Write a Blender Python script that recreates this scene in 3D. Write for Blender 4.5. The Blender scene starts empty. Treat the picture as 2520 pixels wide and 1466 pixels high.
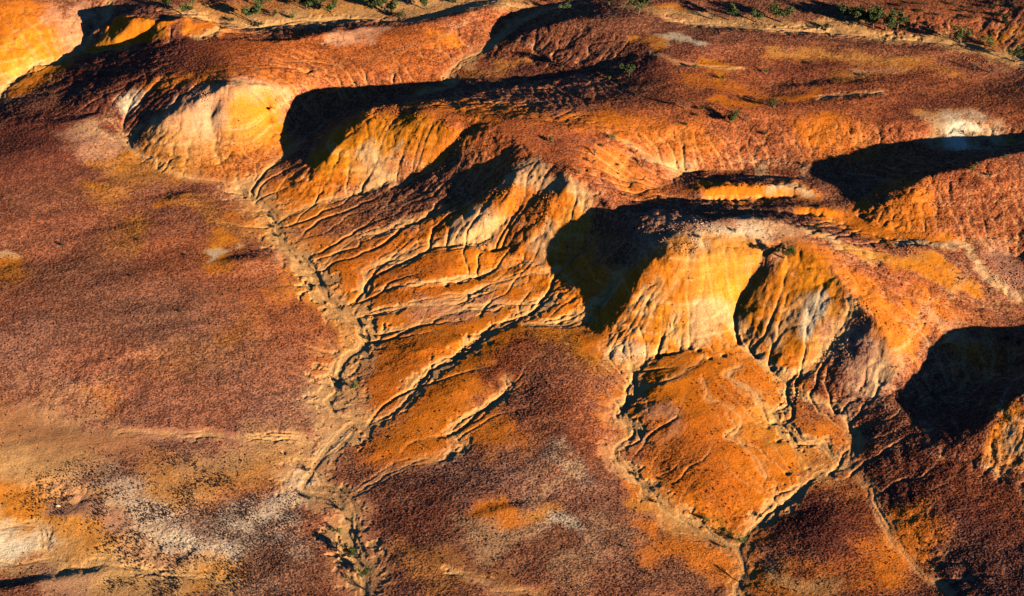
import bpy, math, sys, time
import numpy as np
T0 = time.time()
FULL = True
scene = bpy.context.scene

# ------------------------------------------------------------------ camera
CAM_H = 378.0
DEP = math.radians(38.0)                       # the camera looks 38 degrees down
cam_data = bpy.data.cameras.new("aerial_camera")
cam = bpy.data.objects.new("aerial_camera", cam_data)
scene.collection.objects.link(cam)
cam.location = (0, 0, CAM_H)
cam.rotation_euler = (math.radians(90) - DEP, 0, 0)
cam_data.sensor_width = 36.0
cam_data.lens = 36.0 * 4600.0 / 2999.0
cam_data.clip_start = 1.0
cam_data.clip_end = 20000.0
scene.camera = cam

# ------------------------------------------------------------------ sky and sun
SUN_AZ = math.radians(53.0)                    # right of and behind the camera
SUN_EL = math.radians(13.0)
SUN = np.array([math.sin(SUN_AZ)*math.cos(SUN_EL), -math.cos(SUN_AZ)*math.cos(SUN_EL), math.sin(SUN_EL)])
world = bpy.data.worlds.new("World")
scene.world = world
world.use_nodes = True
wn = world.node_tree.nodes
bg = wn["Background"]
sky = wn.new("ShaderNodeTexSky")
sky.sky_type = 'NISHITA'
sky.sun_disc = False
sky.sun_elevation = SUN_EL
sky.ozone_density = 8.0
sky.dust_density = 0.0
sky.sun_rotation = math.atan2(SUN[0], SUN[1])
world.node_tree.links.new(sky.outputs[0], bg.inputs[0])
bg.inputs[1].default_value = 0.032
sun_data = bpy.data.lights.new("sun", 'SUN')
sun_data.energy = 5.0
sun_data.angle = math.radians(0.5)
sun_data.color = (1.0, 0.84, 0.55)
sun_ob = bpy.data.objects.new("sun", sun_data)
scene.collection.objects.link(sun_ob)
from mathutils import Vector
sun_ob.rotation_euler = Vector(SUN).to_track_quat('Z', 'Y').to_euler()
sun_ob.location = (300, -100, 400)
scene.view_settings.view_transform = 'Standard'
scene.view_settings.look = 'None'
scene.view_settings.exposure = 1.3
scene.view_settings.gamma = 1.0
scene.cycles.max_bounces = 4
scene.cycles.diffuse_bounces = 0

# ------------------------------------------------------------------ survey: photo point at a height -> place on the map
FD = 4600.0 * 2520 / 2999
def ray(px, py):
    x = (px-1260)/FD; y = -(py-733)/FD
    d = np.array([x, math.cos(DEP)+y*math.sin(DEP), -math.sin(DEP)+y*math.cos(DEP)])
    return d/np.linalg.norm(d)
def at(px, py, h):
    d = ray(px, py); t = (h-CAM_H)/d[2]
    return t*d[0], t*d[1]

# ------------------------------------------------------------------ survey lines: crests and valley lines as x,y,height
CREST = """
-250 60 30, -60 -20 29, 60 -60 29
60 -10 28, 140 35 24, 205 85 17.5
285 26 31, 330 35 33, 400 40 34, 455 38 33, 520 50 30, 590 68 24, 640 78 20
285 26 31, 260 45 28, 227 68 22, 203 98 15
400 40 34, 320 60 29, 284 82 25, 233 108 18, 200 125 14
460 40 33, 452 75 31, 400 108 27, 300 135 22, 200 158 17, 100 190 12
520 50 30, 540 100 30, 560 150 31, 560 205 35
165 247 14, 200 234 18, 270 229 21, 335 216 24, 400 181 28, 430 172 30
430 214 29, 385 240 25, 340 268 20
560 203 35, 500 235 31, 450 265 27.6, 405 285 24, 395 300 21.7, 365 325 17, 335 345 13.4
560 203 35, 587 213 34, 630 233 30, 670 250 25
575 225 33.5, 555 250 30, 530 280 25, 515 300 21
560 203 35, 640 205 31, 720 205 25, 820 190 20, 950 170 19
660 270 19, 665 330 14.5, 670 380 12.5
885 262 31, 940 252 33, 1010 250 35, 1060 258 35.5, 1160 285 36, 1260 296 37, 1400 308 37, 1460 325 35.5, 1500 350 33.5, 1530 390 28.5, 1540 415 25
885 262 31, 915 294 29.5, 863 320 26.5, 817 365 22.5, 797 392 19, 765 412 15, 700 440 11.5
1010 275 35.5, 1100 315 34.5, 1150 325 34.5, 1270 345 37, 1400 430 36
1270 345 37, 1257 378 33.5, 1214 412 28, 1150 482 20.5, 1060 530 16, 950 560 12.5, 870 585 10
1280 400 35, 1255 465 30, 1200 535 22, 1130 575 17
1400 432 36, 1395 455 35, 1366 478 31, 1347 510 28, 1333 540 24, 1295 560 20, 1240 598 15, 1180 640 12
1315 570 21, 1285 600 17.5, 1240 642 13
1400 400 37.5, 1450 440 35.2, 1500 490 34, 1560 520 34.5, 1614 538 36
1614 538 36, 1610 566 34, 1560 590 30, 1503 632 25, 1487 668 20.5, 1447 702 15, 1400 727 12, 1340 762 9
1640 600 36, 1590 648 30, 1570 680 26, 1535 718 20, 1500 757 14, 1465 800 9.5
1614 538 36, 1700 545 38, 1760 536 38.5, 1800 529 38.5, 1880 533 38, 1960 550 36, 2000 562 34.5, 2100 600 30, 2180 628 25.5, 2220 603 24.5, 2300 603 24, 2400 640 21, 2460 690 18, 2520 740 15, 2620 800 12
1640 615 35.5, 1720 622 35, 1800 618 35, 1880 610 35, 1930 604 35
1700 765 19, 1692 800 15.5, 1670 843 12, 1600 885 9.5
1930 604 35, 1925 640 32.5, 1897 685 28, 1880 740 22, 1852 775 17.5
1960 600 35.5, 2050 650 34, 2100 720 31, 2150 770 28, 2195 830 24, 2212 880 19, 2205 920 15, 2150 948 10
2145 800 25.5, 2108 845 18.8, 2062 888 13.3, 2000 925 10
1715 458 24.5, 1800 450 25.6, 1900 447 26, 1995 457 24.5
1870 512 23, 1970 503 24, 2020 510 24.5, 2070 524 22.5
2110 528 21, 2170 497 26.5, 2265 455 32, 2270 432 33, 2385 408 34, 2420 388 35, 2520 368 35, 2640 360 35
2280 1132 9, 2340 1095 12, 2405 1058 17, 2470 1000 22, 2540 940 26.5, 2620 890 30, 2760 850 31
520 92 28.5, 600 96 29.5, 700 92 28.5, 800 80 26.5, 880 66 24, 950 62 21
1010 58 22.5, 1080 48 23, 1160 25 23, 1250 2 23
1310 66 25, 1390 48 28.5, 1480 42 29.5, 1575 53 29.5, 1650 58 27, 1800 75 25
1440 72 28, 1500 79 28.5, 1570 62 29.5
1640 140 29, 1560 187 26, 1480 200 24, 1300 212 19.5
1225 100 19.5, 1290 108 20.5, 1325 128 18.5
1500 262 30, 1700 252 30, 1900 280 28, 2100 300 27, 2250 320 26.5, 2320 302 27, 2420 290 27, 2520 320 25
1890 214 26, 2020 205 27, 2150 197 27.5
2010 251 27.5, 2100 241 29, 2180 229 28
1760 165 27, 1830 160 27.5, 1900 172 26.5
1600 128 28.5, 1650 140 28.5, 1720 128 28
2090 330 25, 2200 300 27.5, 2270 285 28
395 496 12, 430 482 13.6, 500 485 13.2
555 645 11.8, 620 636 12.2, 670 628 11.6
-10 672 12.5, 30 660 13, 60 668 12
-100 1470 4, 60 1437 3.6, 180 1410 2.8, 260 1402 2.2
1155 1280 4.2, 1220 1256 5.3, 1280 1245 5.5, 1370 1236 4.4
130 1262 4.4, 170 1262 4.8, 215 1260 4.2
1655 922 11, 1610 960 9.4, 1585 992 7.6
1562 1024 6.2, 1600 1014 8, 1650 1012 8
975 702 10.2, 1040 690 11.8, 1090 688 11.4
1010 860 8.4, 1080 850 9.2, 1150 820 10
0 760 13.5, 80 790 13.6, 200 760 13
200 900 12, 300 868 12.2, 380 850 11.6
60 290 17, 160 300 18, 260 262 19.5
1680 76 26.5, 1750 86 26, 1900 90 25.2, 2050 100 25.2, 2250 120 25, 2400 138 24, 2520 176 24
2460 -10 31, 2520 20 33, 2700 60 36
"""
VALLEY = """
270 0 23, 262 32 20, 225 80 16, 192 127 13, 150 150 12, 60 182 10, 10 225 9, -60 300 7
330 46 30, 270 72 22, 215 105 15.5, 192 127 13
440 52 30.5, 372 82 25, 352 98 22, 280 122 17, 192 127 13
520 210 32.3, 450 249 26.8, 390 278 22.5, 345 316 16, 312 350 13, 300 372 12.3, 370 425 11.2, 450 448 10.7, 540 457 10.3, 590 465 10
340 240 22, 318 275 18, 300 320 14, 312 345 13
548 240 31, 520 290 22, 527 340 17, 530 370 14.5, 540 410 12, 560 450 10.5
1380 15 17, 1330 30 16.5, 1270 60 16, 1220 95 15.5, 1180 130 15, 1120 165 14.5, 1100 185 14.2, 1110 210 14, 1040 232 13.5, 900 262 13, 800 300 12.5, 740 345 12, 695 392 11.5, 640 430 10.6, 595 465 10
860 240 14.5, 780 250 14.5, 730 290 13, 710 350 12
1160 335 30.5, 1100 380 24, 1040 430 18, 960 455 14, 850 482 11.5, 740 518 9.5, 690 540 8.5
1378 445 33, 1310 490 26, 1240 545 19, 1180 588 14.5, 1080 608 12, 980 640 10, 895 668 8
1560 525 28, 1480 565 22.5, 1420 625 17, 1375 690 12.5, 1355 738 10.5, 1300 768 9, 1250 798 8.2, 1180 835 7.2, 1120 875 6.2, 1060 910 5.4, 1020 950 4.8, 985 995 4, 960 1020 3.6, 895 1043 3
1562 640 27, 1520 690 18, 1488 750 11.5, 1460 800 9, 1400 800 8.6, 1300 800 8.2
1897 618 31.5, 1842 690 23, 1815 740 17, 1805 790 13, 1835 850 10.5, 1880 890 9, 1945 945 8
2110 775 25, 2070 830 18, 2012 882 12.5, 1945 945 8
1700 850 11, 1620 880 8.7, 1560 905 8
1640 490 22, 1750 500 18.7, 1850 497 18.7, 1950 487 19.5, 2040 500 20.5, 2120 540 20
1850 527 22, 1950 530 21, 2050 545 20, 2200 590 20, 2350 600 20, 2520 640 16
1490 335 33, 1560 368 28, 1640 402 21.5, 1690 425 18, 1800 430 17, 1960 438 19, 2090 412 20, 2200 388 21, 2330 368 22, 2520 352 23
1530 434 25.5, 1560 472 26, 1600 500 28
1600 468 23.5, 1640 452 21, 1690 430 18
1900 205 24, 2020 193 24.3, 2140 187 25
2020 238 25.3, 2090 228 25.8, 2160 221 26.4
388 478 10.3, 430 468 10.6, 500 474 11.2
556 634 9.8, 620 622 10, 672 616 9.6
-20 655 11, 30 648 11, 70 650 11.5
1160 1266 3.6, 1220 1244 4.2, 1280 1234 4.4, 1350 1226 4
110 1240 3.2, 155 1243 1.8, 200 1246 2.4
1500 165 21, 1400 182 18.5, 1290 192 16, 1200 180 15
900 1466 0, 880 1400 .6, 865 1340 1, 850 1310 1.2, 860 1270 1.4, 840 1240 1.6, 800 1220 1.7, 760 1210 1.8, 750 1180 2, 765 1150 2.2, 790 1110 2.5, 840 1070 2.8, 885 1045 3, 880 1040 3.1, 830 1020 3.3, 810 985 3.6, 835 965 3.8, 830 930 4, 835 890 4.4, 860 865 4.7, 900 840 5, 890 810 5.3, 870 780 5.6, 820 740 6, 785 700 6.5, 775 670 6.8, 740 640 7.2, 700 600 7.6, 680 560 8, 665 530 8.3, 625 490 9, 590 465 9.6
895 668 8, 897 720 7, 870 775 5.7
1240 930 7.5, 1250 955 7, 1220 985 6.4, 1160 1030 5.4, 1115 1055 4.8, 1110 1070 4.6, 1140 1090 4.3, 1130 1110 4, 1080 1130 3.6, 1000 1145 3.1, 950 1170 2.6, 880 1215 1.8
1450 690 15, 1300 640 13, 1200 680 10, 1100 700 9, 940 720 8, 880 760 6
1300 720 10.5, 1200 745 9.5, 1100 770 8, 1010 800 6.8, 940 830 5.8, 900 845 5
1820 1466 0, 1825 1400 .6, 1820 1345 1, 1760 1320 1.4, 1700 1290 2, 1620 1230 3, 1560 1170 3.8, 1515 1130 4.2, 1520 1100 4.4, 1560 1080 4.7, 1560 1060 4.8, 1515 1025 5.2, 1530 1000 5.6, 1560 960 6.6, 1560 905 8
1820 1345 1, 1860 1300 1.6, 1900 1260 2, 1950 1210 2.8, 2000 1180 3.2, 2080 1150 4, 2060 1130 4.4, 2030 1095 5, 1970 1085 5.5, 1920 1050 6, 1890 1020 6.5, 1935 1000 7, 1945 945 8
2080 1150 4, 2100 1090 4.8, 2090 1040 5.4, 2060 1010 6, 2020 985 7
-100 1440 1, 60 1428 1, 180 1402 .8, 300 1398 .4, 480 1420 0, 700 1470 -.5
-60 1290 4, 90 1290 3, 110 1340 2, 140 1385 1.2, 220 1400 .8
0 1020 8, 100 1040 7, 300 1062 6, 500 1070 5, 700 1085 4, 770 1140 2.4
2330 1466 2, 2260 1400 2.4, 2180 1300 3, 2130 1200 3.6, 2085 1155 4
2260 1010 8, 2350 960 9, 2520 910 11
500 60 20, 700 60 19, 880 45 18, 1000 42 18, 1100 25 18, 1200 -10 18
1640 40 24, 1750 60 23, 1900 62 22, 2050 78 22, 2250 98 22, 2400 115 22.6, 2520 152 22.4
2350 352 23.5, 2440 340 23, 2520 350 24
"""
SOFT = """
-100 560 17, 0 560 15, 200 560 12.5, 400 560 11.5, 560 560 10.5
-100 700 15, 100 720 13, 300 720 12, 500 760 10.5, 680 740 8.5
-100 850 12, 100 880 11.5, 300 880 10.5, 500 880 9, 700 900 6.5
-100 1130 8, 100 1160 6.5, 300 1200 5.5, 500 1190 4.6, 660 1200 3.6
400 1300 4, 560 1330 3, 720 1380 2.2
0 400 18, 150 370 17.5, 250 350 15.5
60 260 13, 150 290 14, 250 280 17
640 100 25, 800 110 23, 950 110 21, 1100 90 20
620 170 30, 800 150 22, 1000 150 19
860 620 9.5, 840 680 8.5, 860 720 7.5
1000 700 10, 1150 640 13.5
1000 880 7, 1200 820 9.5, 1340 790 10
1100 1000 7, 1300 860 10, 1420 830 11
1350 930 10, 1420 1000 9.2, 1400 1100 8, 1300 1180 6.4, 1150 1220 5, 1000 1230 3.8
1300 1000 8, 1200 1080 6
1000 1330 3.5, 1200 1380 3.8, 1400 1350 4.6, 1600 1330 4, 1720 1400 2.6
950 1080 4.6, 1050 1060 5
1700 920 11, 1680 1000 9, 1700 1100 7.5, 1760 1220 5.5, 1820 1270 3.5
1850 950 10, 1800 1050 8, 1860 1150 6
2000 1040 7.3, 2010 1080 6.5
2060 1250 5.2, 2000 1350 4.6, 1950 1430 3
2150 1000 8.5, 2180 1080 8, 2250 1200 7, 2350 1320 6.5, 2450 1450 6.5
2380 1130 9, 2430 1145 9.5, 2500 1170 10, 2600 1190 12
2520 1350 7.5, 2650 1250 10
2440 1060 17, 2470 1085 15.5, 2520 1100 16, 2620 1100 19
2250 700 24, 2280 800 20, 2400 850 16, 2600 880 16
2350 720 21, 2500 790 15
2300 520 25, 2420 480 29, 2520 560 23
1640 355 27, 1850 345 24.5, 2050 340 24, 2200 335 24.5
1640 390 22, 1760 397 20, 1900 397 20.5, 2050 385 21.5
1800 185 26.5, 2000 160 25, 2250 180 24, 2450 220 24
1700 100 27.5, 1900 110 25.5, 2100 120 25
1900 10 25, 2100 20 26, 2300 30 29
1700 40 24, 1900 48 23, 2100 60 23, 2300 80 23.5, 2520 100 25
600 10 20, 900 0 20, 1100 -30 21
0 90 26, 60 130 20, 110 150 14
"""
def parse(t):
    return [[tuple(float(v) for v in p.split()) for p in l.split(",")] for l in t.strip().splitlines()]
def spline(P, step=1.0):
    """Catmull-Rom through world points (n,3), resampled every `step` metres"""
    P = np.asarray(P, float); Q = np.vstack([2*P[0]-P[1], P, 2*P[-1]-P[-2]]); out = []
    for i in range(1, len(Q)-2):
        p0, p1, p2, p3 = Q[i-1:i+3]
        n = max(2, int(np.linalg.norm((p2-p1)[:2])/step)); t = np.linspace(0, 1, n, endpoint=False)[:, None]
        m1 = (p2-p0)*.35; m2 = (p3-p1)*.35
        out.append((2*t**3-3*t**2+1)*p1+(t**3-2*t**2+t)*m1+(-2*t**3+3*t**2)*p2+(t**3-t**2)*m2)
    out.append(P[-1][None]); return np.vstack(out)
def lines_to_world(t):
    res = []
    for l in parse(t):
        res.append(spline([(*at(x, y, h), h) for x, y, h in l]))
    return res

# ------------------------------------------------------------------ noise
rng = np.random.default_rng(7)
TAB = rng.random((256, 256)).astype(np.float32)*2-1
def vnoise(x, y, s=0):
    x = x+s*17.31; y = y+s*9.77
    xi = np.floor(x).astype(np.int32); yi = np.floor(y).astype(np.int32)
    fx = (x-xi).astype(np.float32); fy = (y-yi).astype(np.float32)
    fx = fx*fx*fx*(fx*(fx*6-15)+10); fy = fy*fy*fy*(fy*(fy*6-15)+10)
    x0 = xi & 255; x1 = (xi+1) & 255; y0 = yi & 255; y1 = (yi+1) & 255
    a = TAB[y0, x0]; b = TAB[y0, x1]; c = TAB[y1, x0]; d = TAB[y1, x1]
    return (a+(b-a)*fx)+((c+(d-c)*fx)-(a+(b-a)*fx))*fy
def fbm(x, y, s=0, o=4, g=.5):
    r = 0; a = 1; n = 0
    for i in range(o):
        r = r+a*vnoise(x*2**i*(1+.03*i)+i*5.3, y*2**i+i*3.1, s+i); n += a; a *= g
    return r/n
def sm(a, b, x):
    t = np.clip((x-a)/(b-a), 0, 1); return t*t*(3-2*t)

# ------------------------------------------------------------------ height field on a regular map grid
CELL = 0.45; GX0, GY0 = -403.0, 255.0; NX, NY = 1792, 1216
def rasterise(lines, f, nx, ny):
    c = CELL*f; w = np.zeros(nx*ny); h = np.zeros(nx*ny)
    for L in lines:
        ix = np.round((L[:, 0]-GX0)/c-.5*(f > 1)*(1-1/f)).astype(int); iy = np.round((L[:, 1]-GY0)/c).astype(int)
        ok = (ix >= 0) & (ix < nx) & (iy >= 0) & (iy < ny)
        k = iy[ok]*nx+ix[ok]
        np.add.at(w, k, 1); np.add.at(h, k, L[ok, 2])
    m = w > 0; h[m] /= w[m]
    return m.reshape(ny, nx), h.reshape(ny, nx)
def blur(a, s):
    r = int(3*s+.5)
    if r < 1: return a
    k = np.exp(-.5*(np.arange(-r, r+1)/s)**2); k /= k.sum()
    p = np.pad(a, ((r, r), (0, 0)), 'edge'); a = sum(k[i]*p[i:i+a.shape[0]] for i in range(2*r+1))
    p = np.pad(a, ((0, 0), (r, r)), 'edge'); return sum(k[i]*p[:, i:i+a.shape[1]] for i in range(2*r+1))
crest = lines_to_world(CREST); valley = lines_to_world(VALLEY); soft = lines_to_world(SOFT)
allL = crest+valley+soft
u = None
for f in (64, 32, 16, 8, 4, 2, 1):
    nx, ny = NX//f, NY//f
    m, hc = rasterise(allL, f, nx, ny)
    if u is None: u = np.full((ny, nx), hc[m].mean())
    else: u = np.repeat(np.repeat(u, 2, 0), 2, 1); u = blur(u, 1)
    u[m] = hc[m]
    for it in range({64: 400, 32: 300, 16: 200, 8: 150, 4: 100, 2: 60, 1: 40}[f]):
        p = np.pad(u, 1, 'edge')
        u = .25*(p[:-2, 1:-1]+p[2:, 1:-1]+p[1:-1, :-2]+p[1:-1, 2:]); u[m] = hc[m]
gy, gx = np.mgrid[0:NY, 0:NX]; WX = GX0+gx*CELL; WY = GY0+gy*CELL
def near(lines, R):
    """proximity 0..1 to lines, cheaply: blurred raster"""
    m, _ = rasterise(lines, 1, NX, NY); b = blur(blur(m.astype(float), R), 2); return np.clip(b*R*2.5, 0, 1)
sc_ = near(crest, 10); sv_ = near(valley, 8.5)
u1 = blur(u, 1.3); u15 = blur(u, 4.4); u2 = blur(u, 12)
gyy, gxx = np.gradient(u2, CELL); st0 = sm(.05, .22, np.hypot(gxx, gyy))
sharp = np.maximum(sc_, sv_*st0)
hf = u1*sharp+(u15*sv_+u2*(1-sv_))*(1-sharp)
print("solve", round(time.time()-T0, 1))
gyy, gxx = np.gradient(hf, CELL); slope = np.hypot(gxx, gyy)
steep = sm(.06, .35, blur(slope, 4))
hf = hf + fbm((WX+WY*.5)/70, (WY-WX*.35)/24, 1, 4)*1.0 + fbm(WX/13, WY/13, 5, 5, .55)*(.18+.75*steep)-steep*.55*(1-np.abs(fbm(WX/6, WY/6, 15, 3)))**3
SMOOTH = np.zeros((NY, NX))
def bil(a, x, y):
    fx = np.clip((x-GX0)/CELL, 0, NX-1.001); fy = np.clip((y-GY0)/CELL, 0, NY-1.001)
    ix = fx.astype(np.int32); iy = fy.astype(np.int32); fx = fx-ix; fy = fy-iy
    return (a[iy, ix]*(1-fx)+a[iy, ix+1]*fx)*(1-fy)+(a[iy+1, ix]*(1-fx)+a[iy+1, ix+1]*fx)*fy
# ---- rain: let many drops run down and carve rills where they gather
MEX = .012*vnoise(WX/5, WY/5, 61)+.010*vnoise(WX/1.8, WY/1.8, 62); MEY = .012*vnoise(WX/5, WY/5, 63)+.010*vnoise(WX/1.8, WY/1.8, 64)
def rain(hf, n, steps, seed):
    r = np.random.default_rng(seed)
    x = r.uniform(2, NX-3, n).astype(np.float32); y = r.uniform(2, NY-3, n).astype(np.float32)
    vx = np.zeros(n, np.float32); vy = np.zeros(n, np.float32)
    dy, dx = np.gradient(blur(hf, .7)); dx = dx+MEX; dy = dy+MEY; A = np.zeros(NX*NY, np.float32)
    for s in range(steps):
        ix = x.astype(np.int32); iy = y.astype(np.int32); k = iy*NX+ix
        A += np.bincount(k, minlength=NX*NY).astype(np.float32)
        ax = -dx.ravel()[k]; ay = -dy.ravel()[k]
        vx = vx*.35+ax; vy = vy*.35+ay; l = np.hypot(vx, vy)+1e-5
        x = np.clip(x+vx/l*.9, 1, NX-2); y = np.clip(y+vy/l*.9, 1, NY-2)
    return A.reshape(NY, NX)
for px_, py_, hh, R_ in ((2000, 740, 24, 26), (1760, 720, 25, 28), (890, 400, 20, 24), (480, 300, 24, 18), (600, 290, 24, 18), (40, 120, 20, 40), (2380, 520, 27, 34), (2300, 1200, 10, 60), (2280, 740, 22, 45), (1900, 340, 25, 60), (1450, 360, 35, 20)):
    qx, qy = at(px_, py_, hh); SMOOTH = np.maximum(SMOOTH, 1-sm(R_*.5, R_, np.hypot(WX-qx, WY-qy)))
FLOW = 0; rmask = sm(-.35, .35, fbm(WX/24, WY/24, 17, 2))
FAN = np.zeros((NY, NX))
for px_, py_, hh, R_ in ((900, 640, 8, 26), (1010, 640, 11, 26), (1150, 620, 13, 30), (1280, 660, 15, 30), (1130, 720, 10, 34), (980, 760, 8, 30), (1280, 730, 11, 24), (1430, 770, 11, 24),
                         (1560, 790, 16, 34), (1650, 830, 14, 34), (1760, 860, 14, 26), (1640, 950, 10, 26), (1750, 960, 11, 34), (1850, 980, 9, 34), (1800, 1080, 7, 36), (1930, 1080, 7, 34),
                         (2010, 1080, 6, 26), (790, 500, 10, 24), (650, 480, 10, 26), (1880, 860, 13, 20), (1330, 840, 9, 26), (1180, 880, 7, 36), (1080, 960, 6, 30), (2000, 960, 9, 24), (860, 900, 5, 24), (2250, 1060, 9, 34), (2180, 960, 11, 24)):
    qx, qy = at(px_, py_, hh); FAN = np.maximum(FAN, 1-sm(R_*.55, R_*1.15, np.hypot(WX-qx, WY-qy)))
for rd in range(5):
    A = rain(hf, 260000, 150, 11+rd)
    gyy, gxx = np.gradient(blur(hf, 1.3), CELL); S = np.hypot(gxx, gyy)
    L_ = np.log1p(blur(A, .6)/12)
    e = blur(L_*np.clip(S, 0, .7), .5)
    hf = hf - .20*e*(.12+.88*steep)*(.25+.95*rmask)*(1-.72*SMOOTH) - FAN*(.028+.065*np.clip(S*5, 0, 1))*np.clip(blur(L_, .5)-.8, 0, 1.8)*sm(.02, .07, S)
    FLOW = FLOW*.6+A
print("rain", round(time.time()-T0, 1))
# ---- stream beds: narrow winding channels with cut banks
STREAM = """
5 1.1 900 1466, 880 1400, 865 1340, 850 1310, 860 1270, 840 1240, 800 1220, 760 1210, 750 1180, 765 1150, 790 1110, 840 1070, 885 1045, 880 1040, 830 1020, 810 985, 835 965, 830 930, 835 890, 860 865, 900 840, 890 810, 870 780, 820 740, 785 700, 775 670, 740 640, 700 600, 680 560, 665 530, 625 490, 590 465
2.2 .8 900 1400, 870 1330, 872 1290, 868 1240, 830 1215, 770 1165, 770 1140, 850 1085, 890 1050
2.6 .9 895 1043, 960 1020, 985 995, 1020 950, 1060 910, 1120 875, 1180 835, 1250 798, 1300 768, 1355 738
1.6 .6 880 1215, 950 1170, 1000 1145, 1080 1130, 1130 1110, 1140 1090, 1110 1070, 1115 1055, 1160 1030, 1220 985, 1250 955, 1240 930
2 .7 870 775, 897 720, 895 668, 980 640, 1080 608, 1180 588, 1240 545
1.2 .6 900 670, 920 650, 1000 645, 1060 615, 1170 600
1.6 .6 785 690, 800 650, 850 605, 870 590, 940 570, 1020 540, 1090 520
1.6 .7 690 540, 740 518, 850 482, 940 452, 960 445
1.2 .5 600 465, 540 447, 450 435, 400 410, 330 370, 312 345, 340 320
1.6 .7 870 780, 940 765, 1020 750, 1120 740, 1210 705, 1290 680, 1360 660
1.4 .6 920 820, 1000 810, 1090 775, 1180 755, 1300 745, 1350 735
1.6 .7 1290 800, 1370 795, 1440 770, 1500 720, 1520 690
1.6 .7 1560 905, 1620 880, 1640 830, 1660 790
1.2 .7 1500 870, 1530 840, 1560 800, 1600 740, 1620 700
2.4 .8 1820 1466, 1825 1400, 1820 1345, 1860 1300, 1900 1260, 1950 1210, 2000 1180, 2080 1150
2.2 .9 2080 1150, 2060 1130, 2030 1095, 1970 1085, 1920 1050, 1890 1020, 1935 1000, 1945 945, 1880 890, 1835 850, 1805 790
1.8 .8 1945 945, 2010 882, 2062 830, 2090 785, 2100 760
1.6 .6 2080 1150, 2102 1090, 2090 1040, 2060 1010, 2000 990, 1960 960
3 .9 1820 1345, 1760 1320, 1700 1290, 1620 1230, 1560 1170, 1515 1130, 1520 1100, 1560 1080, 1560 1060, 1515 1025, 1530 1000, 1560 960, 1560 905
1.2 .5 1800 1330, 1700 1310, 1650 1300, 1640 1240
1.6 .7 1820 900, 1800 930, 1860 980, 1880 1010
1.2 .5 1890 1180, 1850 1110, 1800 1070, 1830 1040, 1750 980, 1720 930
1.2 .5 1560 960, 1640 930, 1700 900, 1730 870
2.2 .8 1380 15, 1330 30, 1270 60, 1220 95, 1180 130, 1120 165, 1100 185, 1110 210, 1040 232
1.2 .6 1820 170, 1700 160, 1640 140, 1600 130
2 .8 270 0, 262 32, 225 80, 192 127, 150 150, 60 182, 10 225, -60 300
2 .6 -60 1296, 90 1290, 108 1330, 120 1370, 140 1388, 180 1398, 320 1396, 460 1415, 560 1440
1.2 .6 -60 1386, 60 1384, 130 1372, 180 1398
1.4 .5 770 1086, 640 1080, 500 1070, 300 1062
1.4 .5 2330 1466, 2260 1400, 2200 1330, 2180 1290, 2130 1200, 2085 1155
1.4 .5 1110 1400, 1200 1440, 1330 1466
3 .8 500 88, 640 66, 800 52, 900 46, 1000 50, 1100 30, 1200 0
2.5 .8 1640 45, 1750 62, 1900 72, 2050 80, 2250 100, 2400 115, 2520 155
1.4 .6 590 465, 640 430, 695 392, 740 345
1.3 .6 1700 425, 1640 400, 1580 370, 1520 345
1.6 .7 1450 780, 1400 800, 1300 800
1 .5 1560 905, 1540 860, 1580 800, 1640 720, 1660 690
1 .5 1480 860, 1520 800, 1570 740, 1610 690
1 .5 1300 700, 1180 720, 1060 740, 960 770
1 .5 1330 640, 1240 660, 1130 690, 1000 700, 930 720
1 .5 1240 560, 1150 595, 1060 600, 980 625, 930 650
1.6 .7 2010 240, 2100 232, 2170 226
"""
def hit(px, py, a=None):
    """where the photo point meets the ground"""
    d = ray(px, py); t = (45-CAM_H)/d[2]; prev = t
    ts = t+np.arange(0, 900)*.6
    X = d[0]*ts; Y = d[1]*ts; Z = CAM_H+d[2]*ts
    g = bil(hf if a is None else a, X, Y); k = int(np.argmax(g >= Z))
    if not (g >= Z).any(): k = 899
    return X[k], Y[k], g[k]
DCH = np.full((NY, NX), 99.0)      # distance to the nearest stream bed, in bed widths
cut = np.zeros((NY, NX))
WARP = [(WX+fbm(WX/(9+3*q), WY/(9+3*q), 21+q*7, 3)*(2.6+1.2*q), WY+fbm(WX/(9+3*q), WY/(9+3*q), 27+q*5, 3)*(2.6+1.2*q)) for q in range(3)]
bank = fbm(WX/2.2, WY/2.2, 9, 3); deep = np.clip(.7+1.3*fbm(WX/16, WY/16, 13, 2), .5, 1.5)
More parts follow.
